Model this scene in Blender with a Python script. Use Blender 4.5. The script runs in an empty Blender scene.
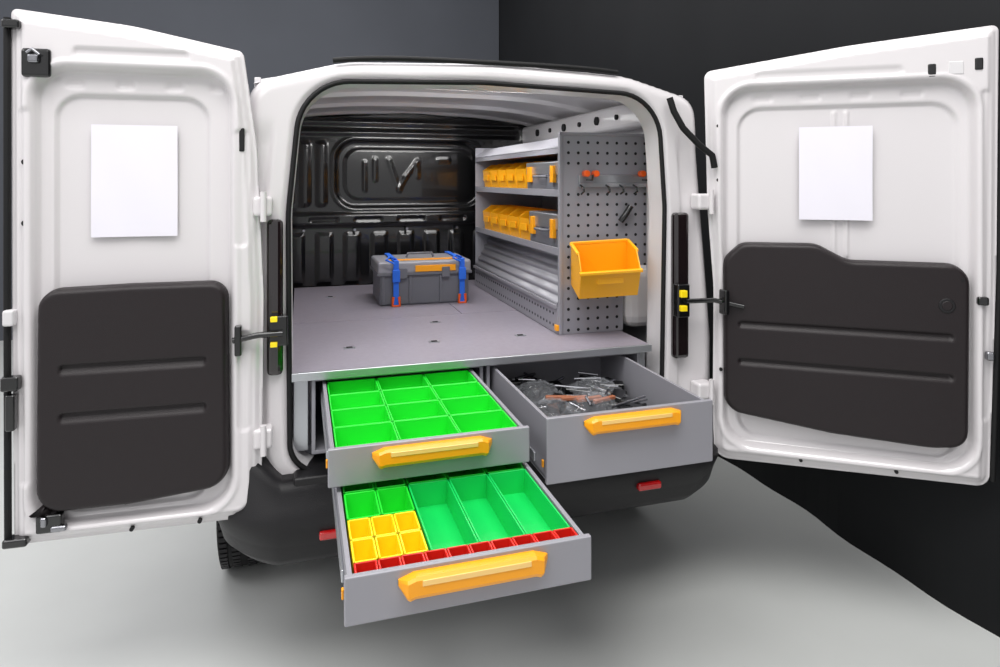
import bpy, bmesh, math, random
import numpy as np
from mathutils import Vector, Matrix
random.seed(4)
H=1.56   # eye height; all z below are written relative to eye level and lifted at the end
sc=bpy.context.scene
try: sc.view_settings.view_transform='Standard'
except Exception: pass

# ---------------- materials
def mat(name,col,rough=.5,metal=0,noise=0,bump=0,scale=20,coat=0,trans=0,alpha=1,spec=.5):
    m=bpy.data.materials.new(name); m.use_nodes=True
    nt=m.node_tree; b=nt.nodes['Principled BSDF']
    def lin(c): return tuple(((x/255)/12.92 if x/255<=.04045 else ((x/255+.055)/1.055)**2.4) for x in c)
    c=lin(col)
    b.inputs['Base Color'].default_value=(*c,1)
    b.inputs['Roughness'].default_value=rough
    b.inputs['Metallic'].default_value=metal
    b.inputs['Coat Weight'].default_value=coat
    b.inputs['Coat Roughness'].default_value=.05
    b.inputs['Transmission Weight'].default_value=trans
    b.inputs['Specular IOR Level'].default_value=spec
    b.inputs['Alpha'].default_value=alpha
    tc=nt.nodes.new('ShaderNodeTexCoord')
    if noise or bump:
        n=nt.nodes.new('ShaderNodeTexNoise'); n.inputs['Scale'].default_value=scale; n.inputs['Detail'].default_value=5
        nt.links.new(tc.outputs['Object'],n.inputs['Vector'])
        if noise:
            r=nt.nodes.new('ShaderNodeValToRGB')
            r.color_ramp.elements[0].position=.3; r.color_ramp.elements[1].position=.7
            r.color_ramp.elements[0].color=(*[x*(1-noise) for x in c],1)
            r.color_ramp.elements[1].color=(*[min(1,x*(1+noise)) for x in c],1)
            nt.links.new(n.outputs['Fac'],r.inputs['Fac']); nt.links.new(r.outputs['Color'],b.inputs['Base Color'])
        if bump:
            bp=nt.nodes.new('ShaderNodeBump'); bp.inputs['Strength'].default_value=bump; bp.inputs['Distance'].default_value=.003
            nt.links.new(n.outputs['Fac'],bp.inputs['Height']); nt.links.new(bp.outputs['Normal'],b.inputs['Normal'])
    return m
WHITE=mat('white_paint',(211,207,209),.22,coat=.7)
WHITEIN=mat('white_inner',(208,206,208),.35,coat=.3)
BLACK=mat('black_plastic',(26,25,27),.42,bump=.25,scale=400,spec=.35)
TRIM=mat('trim_plastic',(32,26,28),.42,bump=.3,scale=500,spec=.35)
GLOSSB=mat('black_gloss',(17,17,18),.2,coat=.5)
RUB=mat('rubber',(18,18,19),.6,spec=.3)
GREY=mat('grey_laminate',(142,136,147),.42,noise=.05,scale=60)
GREYM=mat('grey_powder_metal',(150,149,156),.4,metal=.15)
GREYD=mat('grey_dark',(104,105,112),.45)
ALU=mat('aluminium',(190,192,197),.3,metal=.8)
STEEL=mat('steel',(150,150,155),.25,metal=1)
ORANGE=mat('orange_plastic',(250,165,20),.35)
YEL=mat('yellow_plastic',(255,222,20),.35)
YELB=mat('amber_bin',(253,178,20),.35)
LABEL=mat('clear_label',(250,205,120),.2,coat=.5)
GREEN=mat('green_plastic',(32,218,50),.4)
GREEN2=mat('green_plastic_deep',(16,198,90),.4)
RED=mat('red_plastic',(215,35,25),.35)
REFL=mat('red_reflector',(190,10,15),.15,coat=1)
LAMP=mat('tail_lamp',(22,13,15),.15,coat=1)
BLUE=mat('blue_webbing',(35,105,220),.7)
KNOB=mat('orange_red_knob',(240,95,25),.35)
PAPER=mat('paper',(226,223,232),.8,spec=.2)
DARK=mat('dark_hole',(12,12,14),.8)
FLOORM=mat('floor_concrete',(199,201,199),.36,noise=.04,bump=.12,scale=1.6)
WALLG=mat('wall_grey',(80,83,90),.8,noise=.06,scale=1.2)
WALLB=mat('wall_black',(28,29,31),.75,noise=.1,scale=1.5,spec=.2)
PLAST=mat('clear_bag',(225,228,235),.1,alpha=.10,coat=.8)
BROWN=mat('brown_part',(150,90,62),.5)
GLASS=mat('van_glass',(20,24,28),.08,coat=1)

# ---------------- helpers
def empty(name):
    o=bpy.data.objects.new(name,None); o.empty_display_size=.1; sc.collection.objects.link(o); return o
def fin(name,bm,m,parent=None,smooth=False,bev=0,solid=0,sub=0,ang=None):
    me=bpy.data.meshes.new(name); bm.to_mesh(me); bm.free()
    o=bpy.data.objects.new(name,me); sc.collection.objects.link(o)
    if isinstance(m,(list,tuple)):
        for x in m: me.materials.append(x)
    else: me.materials.append(m)
    if smooth:
        for p in me.polygons: p.use_smooth=True
    if solid:
        s=o.modifiers.new('s','SOLIDIFY'); s.thickness=abs(solid); s.offset=-1 if solid>0 else 1
    if bev:
        b=o.modifiers.new('b','BEVEL'); b.width=bev; b.segments=3; b.limit_method='ANGLE'; b.angle_limit=math.radians(40)
    if sub:
        s=o.modifiers.new('u','SUBSURF'); s.levels=sub; s.render_levels=sub
    if parent: o.parent=parent
    return o
def addbox(bm,x0,x1,y0,y1,z0,z1,M=None):
    c=[(x0,y0,z0),(x1,y0,z0),(x1,y1,z0),(x0,y1,z0),(x0,y0,z1),(x1,y0,z1),(x1,y1,z1),(x0,y1,z1)]
    vs=[bm.verts.new(M@Vector(p) if M else p) for p in c]
    for f in ((3,2,1,0),(4,5,6,7),(0,1,5,4),(1,2,6,5),(2,3,7,6),(3,0,4,7)): bm.faces.new([vs[i] for i in f])
def box(name,x0,x1,y0,y1,z0,z1,m,parent=None,bev=.003,M=None):
    bm=bmesh.new(); addbox(bm,x0,x1,y0,y1,z0,z1,M); return fin(name,bm,m,parent,bev=bev)
def boxes(name,L,m,parent=None,bev=.002):
    bm=bmesh.new()
    for b in L: addbox(bm,*b)
    return fin(name,bm,m,parent,bev=bev)
def addcyl(bm,p0,p1,r,seg=16,r2=None):
    p0=Vector(p0);p1=Vector(p1);d=p1-p0
    q=d.to_track_quat('Z','Y').to_matrix().to_4x4()
    bmesh.ops.create_cone(bm,cap_ends=True,segments=seg,radius1=r,radius2=r if r2 is None else r2,depth=d.length,matrix=Matrix.Translation((p0+p1)/2)@q)
def cyl(name,p0,p1,r,m,parent=None,seg=20,bev=0):
    bm=bmesh.new(); addcyl(bm,p0,p1,r,seg); return fin(name,bm,m,parent,bev=bev)
def tube(name,pts,r,m,parent=None,cyclic=False):
    cu=bpy.data.curves.new(name,'CURVE'); cu.dimensions='3D'; cu.bevel_depth=r; cu.bevel_resolution=3
    s=cu.splines.new('POLY'); s.points.add(len(pts)-1)
    for i,p in enumerate(pts): s.points[i].co=(*p,1)
    s.use_cyclic_u=cyclic; cu.materials.append(m); cu.use_fill_caps=True
    o=bpy.data.objects.new(name,cu); sc.collection.objects.link(o)
    if parent:o.parent=parent
    return o
def rpoly(pts,seg=8):
    out=[]; n=len(pts)
    for i in range(n):
        x,y,r=pts[i]; P=np.array([x,y]); A=np.array(pts[i-1][:2]); B=np.array(pts[(i+1)%n][:2])
        a=(A-P); la=np.linalg.norm(a); a=a/la; b=(B-P); lb=np.linalg.norm(b); b=b/lb
        cosv=np.clip(a@b,-1,1); ang=math.acos(cosv)
        if r<=0 or ang>3.12 or ang<.02:
            for k in range(seg+1): out.append(P+ (a*(1-k/seg)+b*(k/seg))*1e-4)
            continue
        t=min(r/math.tan(ang/2),la*.49,lb*.49); rr=t*math.tan(ang/2)
        c=P+(a+b)/np.linalg.norm(a+b)*(rr/math.sin(ang/2))
        s=P+a*t; e=P+b*t
        a0=math.atan2(*(s-c)[::-1]); a1=math.atan2(*(e-c)[::-1])
        da=(a1-a0+math.pi)%(2*math.pi)-math.pi
        for k in range(seg+1):
            th=a0+da*k/seg; out.append(c+rr*np.array([math.cos(th),math.sin(th)]))
    return np.array(out)
def closest(poly,P):
    A=poly;B=np.roll(poly,-1,0); best=np.full(len(P),1e9); bp=P.copy(); ins=np.zeros(len(P),bool)
    for a,b in zip(A,B):
        ab=b-a; L=ab@ab
        if L<1e-14: continue
        t=np.clip(((P-a)@ab)/L,0,1); c=a+t[:,None]*ab; d=np.hypot(*(P-c).T)
        k=d<best; best[k]=d[k]; bp[k]=c[k]
        cr=((a[1]>P[:,1])!=(b[1]>P[:,1]))
        if abs(b[1]-a[1])>1e-12:
            xi=a[0]+(P[:,1]-a[1])*(b[0]-a[0])/(b[1]-a[1]); ins^=(cr&(P[:,0]<xi))
    return best,bp,ins
def S(x,a=0,b=1):
    t=np.clip((x-a)/(b-a),0,1); return t*t*(3-2*t)
def rr(u,v,u0,u1,v0,v1,r):
    cx,cy=(u0+u1)/2,(v0+v1)/2; qx=np.abs(u-cx)-(u1-u0)/2+r; qy=np.abs(v-cy)-(v1-v0)/2+r
    return np.hypot(np.maximum(qx,0),np.maximum(qy,0))+np.minimum(np.maximum(qx,qy),0)-r
def hf(name,outer,holes,res,fn,m,O,U,V,N,thick,parent,smooth=True):
    lo=outer.min(0)-res;hi=outer.max(0)+res
    nu=int((hi[0]-lo[0])/res)+2; nv=int((hi[1]-lo[1])/res)+2
    uu,vv=np.meshgrid(lo[0]+res*np.arange(nu),lo[1]+res*np.arange(nv)); P=np.stack([uu.ravel(),vv.ravel()],1)
    d,c,ins=closest(outer,P); ok=ins.copy(); Q=P.copy(); Q[~ins]=c[~ins]; dist=np.where(ins,d,0)
    for h in holes:
        dh,ch,ih=closest(h,P); ok&=~ih; Q[ih]=ch[ih]; 
    w=fn(Q[:,0],Q[:,1],dist)
    O=np.array(O);U=np.array(U);V=np.array(V);N=np.array(N)
    W=O+Q[:,:1]*U+Q[:,1:]*V+w[:,None]*N
    idx={};verts=[];faces=[]
    def gi(i):
        if i not in idx: idx[i]=len(verts); verts.append(W[i])
        return idx[i]
    for j in range(nv-1):
        for i in range(nu-1):
            q=(j*nu+i,j*nu+i+1,(j+1)*nu+i+1,(j+1)*nu+i)
            if any(ok[k] for k in q): faces.append([gi(k) for k in q])
    me=bpy.data.meshes.new(name); me.from_pydata([tuple(v) for v in verts],[],faces)
    bm=bmesh.new(); bm.from_mesh(me); bmesh.ops.remove_doubles(bm,verts=bm.verts,dist=1e-5); bpy.data.meshes.remove(me)
    return fin(name,bm,m,parent,smooth=smooth,solid=thick)
def openbin(bm,w,d,h,hfnt,M,slant=.0):
    def q(*p): bm.faces.new([bm.verts.new(M@Vector(a)) for a in p])
    x0,x1=-w/2,w/2
    f0=-d/2+slant
    q((x0,f0,0),(x1,f0,0),(x1,d/2,0),(x0,d/2,0))
    q((x0,d/2,0),(x1,d/2,0),(x1,d/2,h),(x0,d/2,h))
    q((x0,f0,0),(x1,f0,0),(x1,-d/2,hfnt),(x0,-d/2,hfnt))
    for x in (x0,x1):
        q((x,f0,0),(x,d/2,0),(x,d/2,h),(x,-d/2+.3*d,h),(x,-d/2,hfnt))
def gridbins(name,x0,x1,y0,y1,nx,ny,z0,z1,m,parent,rim=.0022):
    L=[]
    for i in range(nx):
        for j in range(ny):
            a=x0+(x1-x0)*i/nx+.0008; b=x0+(x1-x0)*(i+1)/nx-.0008; c=y0+(y1-y0)*j/ny+.0008; d=y0+(y1-y0)*(j+1)/ny-.0008
            L+=[(a,b,c,d,z0,z0+.003),(a,a+rim,c,d,z0,z1),(b-rim,b,c,d,z0,z1),(a,b,c,c+rim,z0,z1),(a,b,d-rim,d,z0,z1)]
    return boxes(name,L,m,parent,bev=.0008)

# ---------------- room
ZF=-H
box('floor',-7,8,-4,8,ZF-.05,ZF,FLOORM,bev=0)
box('wall_back',-7,2.3,7.5,7.6,ZF,4,WALLG,bev=0)
bm=bmesh.new()
n=160
ys=[-4+11.5*i/n for i in range(n+1)]
def wx(y,k): return 2.27+(.012*math.sin(y*5.3)+.008*math.sin(y*13))*k
for k,(z) in enumerate((ZF,ZF+.6,ZF+1.6,4)):
    for y in ys: bm.verts.new((wx(y,(1,.6,.2,0)[k]),y,z))
bm.verts.ensure_lookup_table()
for k in range(3):
    for i in range(n):
        a=k*(n+1)+i; bm.faces.new([bm.verts[a+1],bm.verts[a],bm.verts[a+n+1],bm.verts[a+n+2]])
fin('wall_right',bm,WALLB,smooth=True,solid=.05)

# ---------------- VAN
van=empty('cargo_van')
XC=.64
def outline(zr,zb):
    def hw(z): return .87-.085*max(0,min(1,(z+.6)/.95))
    zs=max(min(-.6,zr-.35),zb+.3)
    t=zr-.09
    L=[(-.83,zb,.03),(-.87,zb+.2,.2),(-hw(zs),zs,.4),(-hw(t),t,.09),(-.5,zr-.012,.5),(0,zr+.008,1.)]
    R=[(-x,z,r) for x,z,r in L[::-1]][1:]
    pts=[(XC+x,z,r) for x,z,r in L+R]
    return rpoly(pts,8)
Y0=2.14; RR=.045
outer=outline(.395,-1.1)
hole=rpoly([(-.03,-.92,.1),(1.275,-.92,.1),(1.29,-.1,.5),(1.262,.310,.17),(.6,.330,1),(.005,.310,.17),(-.035,-.1,.5)],10)
def ffn(u,v,d):
    dd=np.clip(d,0,RR); w=-(RR-np.sqrt(np.maximum(RR*RR-(RR-dd)**2,0)))
    dh,_,_=closest(hole,np.stack([u,v],1))
    w=w-.010*(1-S(dh,.010,.020))*(d>.02)
    w=w-.010*S(dh,.062,.074)*S(.2-v,0,.1)
    return w
hf('rear_frame',outer,[hole],.008,ffn,WHITE,(0,Y0,0),(1,0,0),(0,0,1),(0,-1,0),0,van)
def loft(name,secs,m,parent,cyc=True,smooth=True,solid=0):
    bm=bmesh.new(); rows=[[bm.verts.new(p) for p in s] for s in secs]; n=len(secs[0])
    for a,b in zip(rows,rows[1:]):
        for i in range(n if cyc else n-1):
            j=(i+1)%n; bm.faces.new([a[i],a[j],b[j],b[i]])
    bmesh.ops.recalc_face_normals(bm,faces=bm.faces)
    return fin(name,bm,m,parent,smooth=smooth,solid=solid)
secs=[]
for Y,zr,zb in ((2.185,.395,-1.1),(2.4,.41,-1.1),(2.5,.42,-1.2),(3.0,.44,-1.22),(4.2,.44,-1.22),(4.6,.40,-1.22),(5.5,-.28,-1.22),(5.6,-.33,-1.22),(6.25,-.5,-1.2),(6.42,-.62,-1.15)):
    secs.append([(x,Y,z) for x,z in outline(zr,zb)])
loft('body_shell',secs,WHITE,van)
bm=bmesh.new(); bm.faces.new([bm.verts.new(p) for p in secs[-1]]); fin('nose',bm,BLACK,van)
loft('opening_return',[[(x,Y0+.012,z) for x,z in hole],[(XC+(x-XC)*.985,Y0+.1,.985*z-.005) for x,z in hole]],WHITEIN,van)
tube('opening_seal',[(x,Y0+.004,z) for x,z in hole],.0085,RUB,van,True)
tube('roof_seal',[(x,Y0+.01,.400-.030*((x-XC)/.6)**4) for x in np.linspace(.10,1.10,24)],.009,RUB,van)
bm=bmesh.new()
bm.faces.new([bm.verts.new(p) for p in ((XC-.68,4.66,.38),(XC+.68,4.66,.38),(XC+.76,5.42,-.2),(XC-.76,5.42,-.2))]); fin('windscreen',bm,GLASS,van,solid=.03)
for sx in (-1,1):
    bm=bmesh.new(); X1=XC+sx*.873;X2=XC+sx*.80
    bm.faces.new([bm.verts.new(p) for p in ((X1,3.95,-.2),(X1,5.2,-.25),(X2,4.6,.3),(X2,3.95,.3))]); fin('side_window',bm,GLASS,van,solid=.02)
# wheels
WR=.305
for (wy) in (2.92,5.55):
    for sx in (-1,1):
        X=XC+sx*(.845 if sx<0 else .80); bm=bmesh.new()
        prof=[(.19,-.08),(.265,-.095),(.291,-.09),(.303,-.06),(.305,0),(.303,.06),(.291,.09),(.265,.095),(.19,.08)]
        R=[]
        for k in range(48):
            a=2*math.pi*k/48; R.append([bm.verts.new((X+o,wy+r*math.cos(a),ZF+WR+r*math.sin(a))) for r,o in prof])
        for k in range(48):
            for i in range(len(prof)): 
                j=(i+1)%len(prof); bm.faces.new([R[k][i],R[k][j],R[(k+1)%48][j],R[(k+1)%48][i]])
        bmesh.ops.recalc_face_normals(bm,faces=bm.faces)
        fin('tyre',bm,RUB,van,smooth=True)
        bm=bmesh.new()
        for k in range(72):
            a=2*math.pi*k/72
            M=Matrix.Translation((X,wy,ZF+WR))@Matrix.Rotation(a,4,'X')
            for o in (-.085,-.04,.012,.058): addbox(bm,o,o+.028,-.009,.009,.292,.3075,M)
        fin('tyre_tread',bm,BLACK,van)
        bm=bmesh.new(); addcyl(bm,(X-.06*sx,wy,ZF+WR),(X+.085*sx,wy,ZF+WR),.2,32)
        for k in range(8):
            M=Matrix.Translation((X+sx*.088,wy,ZF+WR))@Matrix.Rotation(k*math.pi/4,4,'X'); addbox(bm,-.006,.006,-.02,.02,.04,.18,M)
        fin('wheel_rim',bm,GREYD,van)
# bumper
path=rpoly([(-.205,2.42,0),(-.205,2.11,.22),(1.5,2.11,.22),(1.5,2.42,0)],14)
pts=[]
for p in path:
    if not pts or np.linalg.norm(p-pts[-1])>2e-3: pts.append(p)
secs=[]
for i,p in enumerate(pts):
    a=pts[max(i-1,0)];b=pts[min(i+1,len(pts)-1)]; t=np.array(b)-np.array(a); t=t/ (np.linalg.norm(t)+1e-9); nrm=np.array([t[1],-t[0]])
    if nrm@(np.array(p)-np.array([XC,2.9]))<0: nrm=-nrm
    side=S(np.array([abs(p[0]-XC)]),.66,.85)[0]
    zt=-.925+.15*side; zo=.035*side
    prof=[(-.03,zt),(.02,zt-.005),(.042,zt-.03),(.048,-.985),(.062,-1.0),(.062,-1.06+zo),(.045,-1.10+zo),(.042,-1.108+zo),(.030,-1.15+zo),(.0,-1.18+zo),(-.06,-1.19+zo),(-.06,-1.0)]
    secs.append([(p[0]+nrm[0]*o,p[1]+nrm[1]*o,z) for o,z in prof])
loft('rear_bumper',secs,BLACK,van)
for x in (.10,1.17): box('reflector',x-.045,x+.045,2.036,2.06,-1.083,-1.058,REFL,van,bev=.006)
box('underbody',.0,1.28,2.25,4.2,-1.22,-1.0,RUB,van)
cyl('rear_axle',(-.1,2.92,-1.25),(1.38,2.92,-1.25),.04,RUB,van)
box('sill_plate',-.02,1.27,2.08,2.3,-.94,-.905,BLACK,van,bev=.01)
# interior
box('van_floor',-.12,1.4,2.24,3.92,-.9,-.87,GREYD,van)
box('inner_side_left',-.14,-.12,2.24,3.92,-.9,.33,WHITEIN,van)
box('inner_side_right',1.41,1.43,2.24,3.92,-.9,.33,WHITEIN,van)
secs=[]
for k in range(61):
    Y=2.2+1.72*k/60; rib=.016*(1 if (k%15) in (0,1,14) else 0)
    secs.append([(x,Y,.385-.07*abs((x-XC)/.8)**3-rib+.02*min(1,k/20)) for x in np.linspace(-.14,1.43,20)])
loft('headliner',secs,WHITEIN,van,cyc=False,smooth=False)
box('cant_rail',1.33,1.42,2.26,3.9,.22,.33,WHITEIN,van,bev=.02)
bm=bmesh.new()
for k,Y in enumerate(np.arange(2.4,3.8,.2)): addcyl(bm,(1.32,Y,.275),(1.331,Y,.275),.012 if k%2 else .02,16)
fin('cant_rail_holes',bm,DARK,van)
for Y in (2.28,3.1): box('inner_pillar',1.34,1.42,Y,Y+.1,-.87,.3,WHITEIN,van,bev=.02)
box('wheel_arch_cover',1.25,1.41,2.36,3.3,-.60,-.34,WHITEIN,van,bev=.05)
box('added_light_strip',.35,.95,2.50,2.54,.355,.372,WHITEIN,van,bev=.005)  # invented strip fixture, dresses the fill light added in the cargo space
# bulkhead
def bfn(u,v,d):
    w=.0*u
    dw=rr(u,v,.20,1.06,-.155,.225,.11)
    w=w-.022*S(-dw,-.010,.010)+.006*np.exp(-((dw-.018)/.008)**2)
    di=rr(u,v,.245,1.015,-.115,.185,.09); w=w+.006*S(-di,-.003,.008)
    # pressed stiffener: angular strokes
    for (ax,ay,bx,by) in ((.50,.12,.56,-.06),(.56,-.06,.60,.02),(.60,.02,.67,.11),(.67,.11,.67,.02),(.36,.10,.36,-.06),(.42,.12,.42,.0),(.80,.12,.86,.12)):
        px,py=bx-ax,by-ay; tt=np.clip(((u-ax)*px+(v-ay)*py)/(px*px+py*py),0,1); dd=np.hypot(u-ax-tt*px,v-ay-tt*py)
        w=w+.004*S(.016-dd,0,.010)
    db=rr(u,v,-.1,1.35,-.265,-.19,.02); w=w+.022*S(-db,-.006,.012)
    for cu in (0.05,.3,.55,.8): w=w-.010*S(-rr(u,v,cu,cu+.16,-.242,-.214,.012),-.002,.008)
    ph=((u+.1)/.155)%1; w=w+.014*S(.30-np.abs(ph-.5),0,.08)*S(-.30-v,0,.02)*S(v+.6,0,.03)
    for cu in (-.06,.03,.12): w=w+.014*S(-rr(u,v,cu-.03,cu+.025,-.15,.22,.025),-.004,.012)
    for vv in (.275,.335): w=w+.012*S(-rr(u,v,-.08,1.3,vv-.018,vv+.018,.015),-.003,.01)
    return w
bo=rpoly([(-.13,-.88,.02),(1.41,-.88,.02),(1.41,.34,.1),(.64,.4,.5),(-.13,.34,.1)],6)
hf('bulkhead',bo,[],.009,bfn,GLOSSB,(0,3.88,0),(1,0,0),(0,0,1),(0,-1,0),.01,van)
bm=bmesh.new()
for x in (.02,.3,.6,.9): addcyl(bm,(x,3.835,-.285),(x,3.86,-.285),.008,10)
fin('bulkhead_bolts',bm,STEEL,van)

# ---- doors
def dirs(a,b):
    d=np.array([b[0]-a[0],b[1]-a[1]]); d=d/np.linalg.norm(d); return (d[0],d[1],0.),(d[1],-d[0],0.)
UL,NL=dirs((-.76,2.14),(-.112,2.108)); OL=(-.76,2.14,0)
def PL(u,v,w): return tuple(np.array(OL)+np.array(UL)*u+np.array([0,0,v])+np.array(NL)*w)
lo=rpoly([(.0,-1.015,.03),(.648,-1.015,.07),(.655,-.35,.6),(.635,.1,.5),(.597,.385,.02),(.3,.445,.8),(-.008,.478,.015),(-.006,-.3,.5)],10)
def lfn(u,v,d):
    w=.010*S(d,.010,.018)+.010*S(d,.026,.034)
    w=w-.034*S(-rr(u,v,.05,.565,-.97,.315,.09),-.008,.010)
    w=w+.005*np.exp(-((rr(u,v,.05,.565,-.97,.315,.09)-.018)/.005)**2)
    w=w-.012*S(-rr(u,v,.095,.50,-.95,.245,.07),-.003,.006)
    w=w-.006*S(-rr(u,v,.015,.042,-.85,.2,.012),-.002,.006)
    w=w-.006*S(-rr(u,v,.15,.45,.345,.375,.012),-.002,.006)
    w=w+.005*np.exp(-((v+.985)/.006)**2)*S(d,.02,.04)
    for cu in (.12,.25,.38,.5): w=w-.004*S(-rr(u,v,cu,cu+.05,.262,.29,.01),-.002,.006)
    w=w-.006*S(-rr(u,v,.58,.625,-.75,-.45,.02),-.002,.006)-.006*S(-rr(u,v,.575,.612,-.2,.15,.015),-.002,.006)
    return w
hf('rear_door_left',lo,[],.006,lfn,WHITE,OL,UL,(0,0,1),NL,.022,van)
def tfn(slots,depth=.034):
    def f(u,v,d):
        w=depth*np.sqrt(np.clip(1-(1-np.clip(d/.016,0,1))**2,0,1))
        for (a,b,c,e) in slots:
            ds=rr(u,v,a,b,c,e,.010); w=w-.018*S(-ds,-.001,.005)*(.1+.9*(v-c)/(e-c)).clip(.1,1)
        return w
    return f
lt=rpoly([(.058,-.93,.07),(.30,-.93,.5),(.561,-.905,.07),(.557,-.298,.05),(.30,-.298,.1),(.062,-.305,.06)],8)
hf('door_trim',lt,[],.005,tfn([(.12,.50,-.545,-.515),(.12,.50,-.68,-.65)]),TRIM,PL(0,0,.0),UL,(0,0,1),NL,.01,van)
tube('door_edge_seal',[PL(u,v,.004) for u,v in ((-.014,-1.0),(-.016,-.3),(-.016,.45))],.009,RUB,van)
UR,NR=dirs((1.475,2.115),(2.19,1.612)); OR=(1.475,2.115,0)
def PR(u,v,w): return tuple(np.array(OR)+np.array(UR)*u+np.array([0,0,v])+np.array(NR)*w)
ro=rpoly([(.0,-1.035,.06),(.875,-1.02,.04),(.895,-.3,.8),(.902,.515,.02),(.45,.472,1.2),(-.030,.405,.03),(-.018,-.1,.6),(.004,-.4,.6)],10)
def rfn(u,v,d):
    w=.010*S(d,.010,.018)+.010*S(d,.026,.034)
    w=w-.034*S(-rr(u,v,.04,.83,-.97,.335,.1),-.008,.010)
    w=w+.005*np.exp(-((rr(u,v,.04,.83,-.97,.335,.1)-.018)/.005)**2)
    w=w-.012*S(-rr(u,v,.09,.79,-.95,.265,.08),-.003,.006)
    for cu in (.415,.455): w=w+.007*S(.006-np.abs(u-cu),0,.005)*S(-rr(u,v,.38,.49,-.28,.25,.03),0,.01)
    for cu in (.14,.30,.46,.62): w=w-.004*S(-rr(u,v,cu,cu+.07,.283,.312,.01),-.002,.006)
    w=w-.005*S(-rr(u,v,.15,.62,.36,.39,.012),-.002,.006)
    w=w-.006*S(-rr(u,v,.847,.872,-.8,.3,.012),-.002,.006)
    w=w+.005*np.exp(-((v+.99)/.006)**2)*S(d,.02,.04)
    return w
hf('rear_door_right',ro,[],.0068,rfn,WHITE,OR,UR,(0,0,1),NR,.022,van)
rt=rpoly([(.04,-.85,.07),(.40,-.895,.8),(.70,-.908,.3),(.812,-.895,.10),(.817,-.28,.07),(.45,-.28,.10),(.35,-.225,.10),(.10,-.228,.06),(.035,-.29,.08)],8)
hf('door_trim',rt,[],.0055,tfn([(.09,.765,-.54,-.515),(.09,.765,-.675,-.65)]),TRIM,PR(0,0,.0),UR,(0,0,1),NR,.01,van)
tube('door_edge_seal',[PR(u,v,.0) for u,v in ((.885,-1.0),(.905,-.3),(.914,.5))],.008,RUB,van)
def door_box(name,P,u,v,w,hu,hv,hw,m,U,N,bev=.006):
    c=Vector(P(u,v,w)); M=Matrix((( U[0],N[0],0,c.x),(U[1],N[1],0,c.y),(0,0,1,c.z),(0,0,0,1)))
    bm=bmesh.new(); addbox(bm,-hu,hu,-hw,hw,-hv,hv,M); bmesh.ops.recalc_face_normals(bm,faces=bm.faces)
    return fin(name,bm,m,van,bev=bev)
def LB(*a,**k): return door_box(a[0],PL,*a[1:],UL,NL,**k)
def RB(*a,**k): return door_box(a[0],PR,*a[1:],UR,NR,**k)
LB('latch_plate',.062,.325,.022,.036,.040,.009,GLOSSB,bev=.014)
LB('latch_bolt',.06,.335,.036,.014,.012,.008,STEEL)
tube('latch_hook',[PL(.045,.35,.04),PL(.06,.36,.045),PL(.075,.345,.04)],.004,STEEL,van)
LB('lower_latch',.095,-.955,.02,.032,.025,.014,GLOSSB)
LB('lower_latch_lever',.12,-.968,.03,.02,.008,.01,STEEL)
LB('lower_latch_cam',.085,-.945,.034,.008,.014,.01,STEEL)
LB('latch_foot',.01,-1.0,.01,.03,.012,.02,GLOSSB)
LB('top_latch_foot',-.0,.43,.01,.022,.012,.02,GLOSSB)
LB('striker_pad',-.005,-.38,.014,.014,.022,.016,WHITEIN)
LB('edge_handle',.0,-.56,.02,.022,.02,.015,GLOSSB)
LB('edge_handle_lever',-.0,-.64,.02,.012,.05,.012,GLOSSB)
for (u,v) in ((.03,-.12),(.03,.05)): 
    c=PL(u,v,.005); cyl('plug',c,PL(u,v,.016),.008,DARK,van)
LB('side_grommet',.595,.12,.014,.008,.035,.004,DARK,bev=.004)
RB('door_plug',.705,.37,.020,.012,.022,.004,GLOSSB,bev=.008)
RB('door_plug',.84,.385,.020,.012,.02,.004,GLOSSB,bev=.008)
RB('door_plate',.775,.375,.019,.022,.022,.003,WHITEIN,bev=.01)
cyl('trim_ring',PR(.745,-.42,.03),PR(.745,-.42,.037),.025,BLACK,van,bev=.003)
cyl('trim_cap',PR(.745,-.42,.03),PR(.745,-.42,.039),.016,TRIM,van,bev=.003)
cyl('trim_cap',PR(.79,-.33,.03),PR(.79,-.33,.036),.006,BLACK,van)
RB('edge_catch',.85,-.40,.02,.016,.014,.012,GLOSSB)
RB('edge_catch',.87,-.58,.02,.012,.014,.012,STEEL)
for u,v in ((.02,.2),(.02,.0),(.03,-.7),(.3,-1.0),(.6,-1.0)): cyl('plug',PR(u,v,.01),PR(u,v,.023),.006,DARK,van)
for u,v in ((.3,-1.0),(.48,-1.0)): cyl('plug',PL(u,v,.01),PL(u,v,.023),.006,DARK,van)
# hinges, straps, tail lamps
for z in (-.08,-.78):
    box('hinge_left',-.135,-.08,2.09,2.15,z-.03,z+.03,WHITE,van,bev=.01)
    cyl('hinge_pin',(-.105,2.085,z-.045),(-.105,2.085,z+.045),.009,WHITE,van)
    box('hinge_right',1.40,1.47,2.09,2.15,z-.03,z+.03,WHITE,van,bev=.01)
    cyl('hinge_pin',(1.45,2.085,z-.045),(1.45,2.085,z+.045),.009,WHITE,van)
box('tail_lamp_left',-.098,-.050,2.115,2.16,-.60,-.12,LAMP,van,bev=.015)
box('tail_lamp_right',1.315,1.38,2.115,2.16,-.66,-.12,LAMP,van,bev=.015)
tube('door_stay',[(-.19,2.085,-.475),(-.12,2.07,-.46),(-.05,2.07,-.46)],.009,GLOSSB,van)
boxes('door_stay_bracket',[(-.09,-.035,2.08,2.12,-.50,-.41),(-.185,-.165,2.07,2.10,-.52,-.43)],GLOSSB,van,bev=.005)
boxes('door_stay_marker',[(-.085,-.065,2.068,2.085,-.425,-.410),(-.085,-.065,2.068,2.085,-.50,-.485)],YEL,van)
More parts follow.
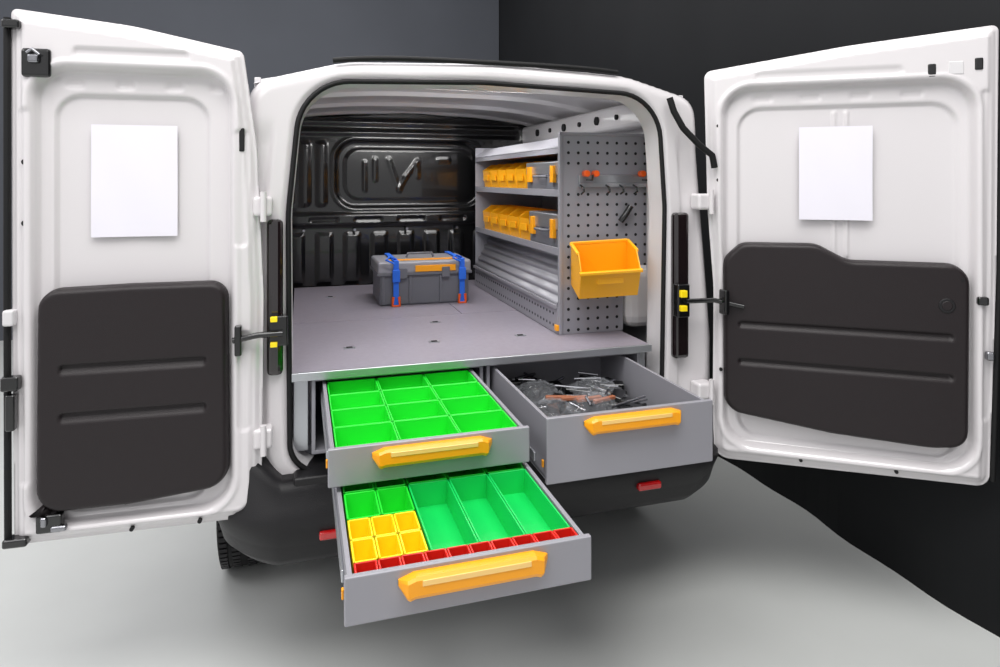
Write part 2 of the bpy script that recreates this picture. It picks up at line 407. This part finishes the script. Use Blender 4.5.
tube('door_stay',[(1.54,2.02,-.46),(1.45,2.07,-.44),(1.34,2.08,-.44)],.009,GLOSSB,van)
boxes('door_stay_bracket',[(1.31,1.36,2.085,2.12,-.50,-.38),(1.47,1.49,2.03,2.07,-.49,-.40)],GLOSSB,van,bev=.005)
boxes('door_stay_marker',[(1.315,1.34,2.07,2.09,-.425,-.40),(1.315,1.34,2.07,2.09,-.475,-.455)],YEL,van)
tube('door_gas_strut',[(1.29,2.11,.30),(1.305,2.105,.25),(1.34,2.10,.19),(1.40,2.09,.13),(1.45,2.08,.09),(1.46,2.08,.045)],.012,RUB,van)

# papers
def paper(P,u0,u1,v0,v1,w):
    bm=bmesh.new(); n=8
    g=[[bm.verts.new(P(u0+(u1-u0)*i/n,v0+(v1-v0)*j/n,w+.0012*math.sin(i*1.1+j*.7))) for i in range(n+1)] for j in range(n+1)]
    for j in range(n):
        for i in range(n): bm.faces.new([g[j][i],g[j][i+1],g[j+1][i+1],g[j+1][i]])
    fin('paper_sheet',bm,PAPER,smooth=True)
paper(PL,.185,.413,-.165,.160,-.015)
paper(PR,.297,.532,-.142,.190,-.004)

# ---------------- cargo floor + drawers
cab=empty('drawer_cabinet')
boxes('floor_board',[(-.03,1.235,2.15,2.895,-.622,-.606),(-.03,.70,2.90,3.86,-.622,-.606),(.703,1.235,2.90,3.86,-.622,-.606)],GREY,cab,bev=.001)
boxes('floor_edge_strip',[(-.03,1.235,2.14,2.152,-.630,-.604)],ALU,cab)
L=[]
for x0,x1 in ((.035,.60),(.612,1.2)):
    L+=[(x0,x0+.012,2.165,3.1,-.86,-.624),(x1-.012,x1,2.165,3.1,-.86,-.624),(x0,x1,2.165,3.1,-.872,-.86),(x0,x1,3.09,3.1,-.86,-.624),(x0,x1,2.165,2.18,-.64,-.624)]
boxes('cabinet_frames',L,GREYM,cab)
boxes('cabinet_posts',[(-.02,.025,2.2,2.24,-.87,-.625),(1.205,1.24,2.2,2.24,-.87,-.625)],ALU,cab)
bm=bmesh.new(); bms=bmesh.new()
for x,y in ((.17,2.42),(.48,2.42),(.82,2.42),(.15,3.5),(.55,2.75)):
    addbox(bm,x-.02,x+.02,y-.014,y+.014,-.6065,-.6035); addbox(bms,x-.011,x+.011,y-.008,y+.008,-.6035,-.602)
fin('floor_lock_plates',bm,ALU,cab); fin('floor_lock_slots',bms,DARK,cab)
def handle(cx,y,zt,parent,w=.30):
    secs=[]; 
    for k in range(61):
        s=-1+2*k/60; a=abs(s)
        top=zt-.008-.010*max(0,a-.8)/.2; h=.012+.029*min(1,(1-a)/.12)-.004*max(0,a-.8)
        p=.004+.022*min(1,(1-a)/.10)
        x=cx+s*w/2
        secs.append([(x,y,top),(x,y-p*.8,top),(x,y-p,top-.005),(x,y-p,top-h*.8),(x,y-p*.8,top-h),(x,y,top-h)])
    loft('handle',secs,ORANGE,parent,smooth=False)
    box('handle_label',cx-w*.36,cx+w*.36,y-.0275,y-.025,zt-.024,zt-.013,LABEL,parent,bev=.001)
def drawer(x0,x1,yf,yb,zt,zb,nm):
    boxes(nm+'_tray',[(x0,x1,yf+.012,yb,zb+.004,zb+.010),(x0,x0+.01,yf+.012,yb,zb,zt-.008),(x1-.01,x1,yf+.012,yb,zb,zt-.008),(x0,x1,yb-.01,yb,zb,zt-.02)],GREYM,cab,bev=.001)
    boxes(nm+'_front',[(x0-.006,x1+.006,yf,yf+.014,zb-.004,zt)],GREYM,cab,bev=.003)
    boxes(nm+'_rail',[(x0-.006,x0,yf+.1,yb,zb+.02,zb+.045),(x1,x1+.006,yf+.1,yb,zb+.02,zb+.045)],ALU,cab)
    boxes(nm+'_clip',[(x0-.010,x0-.005,yf+.02,yf+.030,zb+.035,zb+.055),(x1+.005,x1+.010,yf+.02,yf+.030,zb+.035,zb+.055)],ORANGE,cab)
    handle((x0+x1)/2,yf,zt,cab)
drawer(.069,.562,1.60,2.3,-.638,-.725,'upper_drawer')
drawer(.084,.570,1.240,2.2,-.735,-.822,'lower_drawer')
drawer(.636,1.14,1.640,2.36,-.638,-.812,'deep_drawer')
gridbins('green_bins',.082,.550,1.64,2.18,3,4,-.712,-.650,GREEN,cab,rim=.004)
gridbins('yellow_front_bins',.082,.25,1.616,1.638,2,1,-.712,-.648,YEL,cab)
gridbins('green_small_bins',.098,.250,1.475,1.60,2,1,-.808,-.746,GREEN,cab,rim=.004)
gridbins('yellow_bins',.098,.248,1.302,1.470,3,2,-.808,-.744,YEL,cab,rim=.004)
gridbins('green_long_bins',.252,.557,1.302,1.605,3,1,-.808,-.746,GREEN2,cab,rim=.004)
gridbins('green_rear_bins',.252,.557,1.608,1.95,3,2,-.808,-.746,GREEN,cab,rim=.004)
gridbins('green_rear_bins',.098,.250,1.605,1.95,2,3,-.808,-.746,GREEN,cab,rim=.004)
gridbins('red_bins',.098,.557,1.256,1.299,10,1,-.808,-.742,RED,cab,rim=.004)
# deep drawer contents
cont=empty('bagged_hardware')
bm=bmesh.new()
for k in range(30):
    x=random.uniform(.70,1.07); y=random.uniform(1.86,2.28); a=random.uniform(0,3.14); l=random.uniform(.02,.07); z=-.745+random.uniform(0,.03)
    addcyl(bm,(x-l*math.cos(a),y-l*math.sin(a),z),(x+l*math.cos(a),y+l*math.sin(a),z+random.uniform(-.01,.015)),random.uniform(.003,.006),8)
fin('fittings',bm,STEEL,cont)
bm=bmesh.new()
for k in range(44):
    M=Matrix.Translation((random.uniform(.70,1.07),random.uniform(1.82,2.27),-.78+random.uniform(0,.045)))@Matrix.Rotation(random.uniform(0,3),4,'Z')@Matrix.Rotation(random.uniform(-.3,.3),4,'X')
    addbox(bm,-.045,.045,-.02,.02,-.012,.012,M)
addbox(bm,.66,1.11,1.80,2.3,-.80,-.775)
fin('dark_parts',bm,GLOSSB,cont,bev=.004)
bm=bmesh.new()
for k in range(4):
    M=Matrix.Translation((.82+.045*k,2.02-.02*k,-.72))@Matrix.Rotation(-.3+k*.2,4,'Z'); addbox(bm,-.045,.045,-.008,.008,-.006,.006,M)
fin('brown_parts',bm,BROWN,cont,bev=.003)
for (cx,cy) in ((.77,1.95),(.92,1.97),(.79,2.14),(1.00,2.12)):
    bm=bmesh.new(); n=18; g=[]
    for j in range(n+1):
        row=[]
        for i in range(n+1):
            u=i/n*2-1; v=j/n*2-1
            z=-.745+.045*(1-u*u)*(1-v*v)+random.uniform(-.006,.006)
            row.append(bm.verts.new((cx+u*.09+random.uniform(-.003,.003),cy+v*.09,z)))
        g.append(row)
    for j in range(n):
        for i in range(n): bm.faces.new([g[j][i],g[j][i+1],g[j+1][i+1],g[j+1][i]])
    fin('plastic_bag',bm,PLAST,cont)

# ---------------- tool case
tc=empty('tool_case')
x0,x1,y0,y1=.355,.815,3.165,3.49
box('case_body',x0+.01,x1-.01,y0+.008,y1,-.606,-.45,GREYD,tc,bev=.01)
box('case_lid',x0,x1,y0,y1,-.455,-.395,GREYM,tc,bev=.012)
box('case_rim',x0-.004,x1+.004,y0-.004,y1,-.462,-.448,GREYD,tc,bev=.003)
boxes('case_label',[(x0+.18,x1-.08,y0-.006,y0+.002,-.445,-.415),(x0+.06,x1-.06,y0+.05,y0+.085,-.396,-.391)],ORANGE,tc,bev=.001)
boxes('case_ribs',[(x,x+.012,y0+.0,y0+.012,-.60,-.465) for x in (x0+.02,x0+.15,x0+.30,x1-.04)],GREYD,tc)
boxes('case_latch',[(x0+.10,x0+.14,y0-.01,y0+.004,-.475,-.425),(x1-.15,x1-.11,y0-.01,y0+.004,-.475,-.425)],GREYD,tc)
tube('case_handle',[(x0+.16,y0+.16,-.393),(x0+.17,y0+.16,-.372),(x1-.17,y0+.16,-.372),(x1-.16,y0+.16,-.393)],.006,GREYD,tc)
for x in (.44,.765):
    boxes('strap',[(x-.013,x+.013,y0-.016,y0-.011,-.60,-.39),(x-.013,x+.013,y0-.016,y1+.01,-.392,-.387),(x-.013,x+.013,y1+.005,y1+.01,-.605,-.388)],BLUE,tc,bev=.001)
    boxes('strap_buckle',[(x-.018,x+.018,y0-.026,y0-.014,-.49,-.43)],BLUE,tc,bev=.004)
    tube('strap_hook',[(x-.014,y0-.018,-.56),(x-.018,y0-.018,-.603),(x+.018,y0-.018,-.603),(x+.014,y0-.018,-.56)],.007,KNOB,tc)
    tube('strap_tail',[(x+.006,y0+.03,-.385),(x-.03,y0-.01,-.37),(x-.05,y0-.03,-.38),(x-.01,y0-.03,-.40)],.005,BLUE,tc)

# ---------------- shelving unit
sh=empty('shelving_unit')
YN,YF,XL,XR=2.386,3.66,.968,1.38
po=rpoly([(XL,-.605,.004),(1.245,-.605,.004),(1.245,-.40,.03),(XR,-.32,.03),(XR,.184,.006),(XL,.184,.006)],4)
hf('perforated_end_panel',po,[],.02,lambda u,v,d:0*u,GREYM,(0,YN,0),(1,0,0),(0,0,1),(0,-1,0),.004,sh,smooth=False)
hf('far_end_panel',po,[],.02,lambda u,v,d:0*u,GREYM,(0,YF,0),(1,0,0),(0,0,1),(0,-1,0),.004,sh,smooth=False)
box('end_panel_flange',XL-.001,XL+.012,YN-.008,YN+.01,-.605,.184,GREYM,sh,bev=.002)
box('end_panel_top_flange',XL,XR,YN-.008,YN+.01,.176,.188,GREYM,sh,bev=.002)
bm=bmesh.new()
for i in range(9):
    for j in range(19):
        x=XL+.04+i*.042; z=.148-j*.041
        if x>1.23 and z<-.36: continue
        if -.03<z<.045: continue
        addcyl(bm,(x,YN-.0006,z),(x,YN-.0002,z),.0062,10)
fin('panel_perforations',bm,DARK,sh)
for z in (.12,-.05,-.28):
    boxes('shelf',[(XL+.005,XR,YN+.005,YF,z-.006,z),(XL,XL+.008,YN+.005,YF,z-.016,z+.012)],GREYM,sh,bev=.001)
box('top_cover',XL+.06,XR,YN+.005,YF,.165,.172,GREYM,sh)
bm=bmesh.new(); bm.faces.new([bm.verts.new(p) for p in ((XL,YN+.004,.125),(XL,YF,.125),(XL+.06,YF,.172),(XL+.06,YN+.004,.172))]); fin('top_cover_slope',bm,GREYM,sh,solid=.004)
box('shelf_back',XR-.004,XR,YN,YF,-.32,.17,GREYM,sh)
prof=[]
for k in range(61):
    t=k/60; prof.append((XL+.11-.11*t+.006*math.sin(t*6*2*math.pi), -.29-.20*t))
loft('ribbed_tray_front',[[(x,Y,z) for x,z in prof] for Y in (YN+.01,YF)],GREYM,sh,cyc=False,solid=.003)
boxes('tray_lip',[(XL-.014,XL+.0,YN+.01,YF,-.505,-.49),(XL-.004,XL+.004,YN+.006,YF,-.604,-.50)],GREYM,sh)
bm=bmesh.new()
for Y in np.arange(YN+.05,YF,.035):
    for z in (-.53,-.575): addcyl(bm,(XL-.0046,Y,z),(XL-.0042,Y,z),.006,8)
fin('tray_perforations',bm,DARK,sh)
boxes('corner_clip',[(XL-.012,XL+.002,YN-.004,YN+.02,z,z+.022) for z in (-.59,)],ORANGE,sh)
boxes('tool_rail',[(XL+.08,XR-.005,YN-.022,YN-.002,-.028,-.012),(XL+.08,XR-.005,YN-.012,YN-.002,-.012,.02)],ALU,sh)
for x in (1.09,1.335):
    tube('tool_hook',[(x-.012,YN-.02,.0),(x-.012,YN-.07,.0),(x-.012,YN-.075,.02)],.004,GLOSSB,sh)
    bm=bmesh.new(); addcyl(bm,(x-.02,YN-.045,.025),(x-.02,YN-.015,.025),.013,14); addcyl(bm,(x+.02,YN-.045,.025),(x+.02,YN-.015,.025),.013,14); fin('hook_knob',bm,KNOB,sh,bev=.003)
for x in (1.05,1.16,1.22,1.28): tube('tool_hook',[(x,YN-.02,-.02),(x,YN-.05,-.03),(x,YN-.055,-.045),(x,YN-.03,-.055)],.004,GLOSSB,sh)
tube('tool_holder',[(1.225,YN-.02,-.165),(1.24,YN-.03,-.14),(1.265,YN-.03,-.105)],.013,GLOSSB,sh)
hb=empty('wall_storage_bin')
bm=bmesh.new()
MB=Matrix.Translation((1.115,2.285,-.425))@Matrix.Rotation(math.radians(-11),4,'Z')@Matrix.Rotation(math.radians(-3),4,'Y')@Matrix.Rotation(math.radians(14),4,'X')
w,d,h=.225,.17,.172
openbin(bm,w,d,h,h*.66,MB,slant=.03)
bmesh.ops.remove_doubles(bm,verts=bm.verts,dist=1e-4); bmesh.ops.recalc_face_normals(bm,faces=bm.faces)
fin('bin_shell',bm,YELB,hb,solid=.004)
bm=bmesh.new()
addbox(bm,-w/2-.006,w/2+.006,-d/2-.008,-d/2+.006,h*.66-.008,h*.66+.004,MB)
for s in (-1,1): addbox(bm,s*w/2-.006,s*w/2+.006,-d/2+.3*d,d/2,h-.008,h+.003,MB)
addbox(bm,-w/2,w/2,d/2-.004,d/2+.006,h-.008,h+.003,MB)
addbox(bm,-.05,.05,-d/2+.006,-d/2+.013,h*.36,h*.50,MB)
fin('bin_rim',bm,YELB,hb,bev=.002)

def shelfbins(zb,ya,yb,n):
    bm=bmesh.new(); w=(yb-ya)/n
    for k in range(n):
        M=Matrix.Translation((XL+.115,ya+w*(k+.5),zb))@Matrix.Rotation(math.radians(-90),4,'Z')
        openbin(bm,w*.93,.17,.135,.10,M,slant=.015)
        addbox(bm,-w*.3,w*.3,-.088,-.083,.045,.075,M)
    bmesh.ops.remove_doubles(bm,verts=bm.verts,dist=1e-5); bmesh.ops.recalc_face_normals(bm,faces=bm.faces)
    fin('small_parts_bins',bm,YELB,None,solid=.003)
shelfbins(-.048,2.88,3.62,5); shelfbins(-.278,2.82,3.62,5)
def pcase(zb,ya,yb,hh=.125):
    e=empty('parts_case')
    box('case_body',XL+.02,XR-.03,ya,yb,zb,zb+hh*.55,GREYD,e,bev=.006)
    box('case_lid',XL+.016,XR-.03,ya-.002,yb+.002,zb+hh*.55,zb+hh,ALU,e,bev=.006)
    m=(ya+yb)/2
    boxes('case_latch',[(XL+.004,XL+.02,y-.018,y+.018,zb+hh*.3,zb+hh*.85) for y in (ya+.06,yb-.06)],ORANGE,e)
    tube('case_handle',[(XL+.02,m-.05,zb+hh*.5),(XL-.005,m-.045,zb+hh*.5),(XL-.005,m+.045,zb+hh*.5),(XL+.02,m+.05,zb+hh*.5)],.006,GREYD,e)
pcase(-.048,2.42,2.82); pcase(-.278,2.42,2.78,.14)

st=empty('red_display_stand')
box('stand_base',-4.6,-3.9,4.6,5.0,ZF,ZF+.9,RED,st,bev=.01)
box('stand_top',-4.62,-3.88,4.58,5.02,ZF+.9,ZF+.94,GREYD,st,bev=.005)
box('stand_panel',-4.6,-3.9,4.95,5.0,ZF+.94,ZF+2.2,WHITEIN,st,bev=.01)

# ---------------- lights
def area(name,loc,tgt,sx,sy,e,col=(1,1,1)):
    l=bpy.data.lights.new(name,'AREA'); l.shape='RECTANGLE'; l.size=sx; l.size_y=sy; l.energy=e; l.color=col
    o=bpy.data.objects.new(name,l); sc.collection.objects.link(o); o.location=loc
    o.rotation_euler=(Vector(tgt)-Vector(loc)).to_track_quat('-Z','Y').to_euler(); return o
area('ceiling_light',(.5,.4,2.9),(.5,.6,-1.5),4.5,2.0,215,(1,.99,.97))
area('ceiling_light',(-2.0,-1.4,2.0),(.4,2.5,-.5),2.5,1.2,22,(1,.99,.98))
area('ceiling_light',(-.5,4.6,2.9),(-.5,4.8,-1.),4,3,90,(1,.99,1))
area('ceiling_light',(-3.5,1.2,2.9),(-2.5,1.5,-1.5),2.5,2,70,(1,.99,1))
area('cargo_fill_light',(.65,2.52,.35),(.65,3.0,-.6),.6,.04,7,(1,.99,.98))  # added fill at the invented strip, brightens the dark cargo space
area('cargo_fill_light',(.65,3.3,.35),(.65,3.3,-.6),.7,.3,5,(1,.99,.98))  # second added fill, deeper inside the cargo space, without any fixture
w=bpy.data.worlds.new('World'); sc.world=w; w.use_nodes=True
w.node_tree.nodes['Background'].inputs[0].default_value=(.95,.95,.97,1); w.node_tree.nodes['Background'].inputs[1].default_value=.72

# ---------------- camera
cam=bpy.data.cameras.new('cam'); co=bpy.data.objects.new('camera',cam); sc.collection.objects.link(co)
cam.sensor_width=36; cam.lens=656/1000*36; cam.shift_y=-.1535; cam.clip_start=.02
co.location=(0,0,0); co.rotation_euler=(math.radians(90),0,-math.radians(16.95))
sc.camera=co
for o in bpy.data.objects:
    if o.parent is None: o.location.z+=H
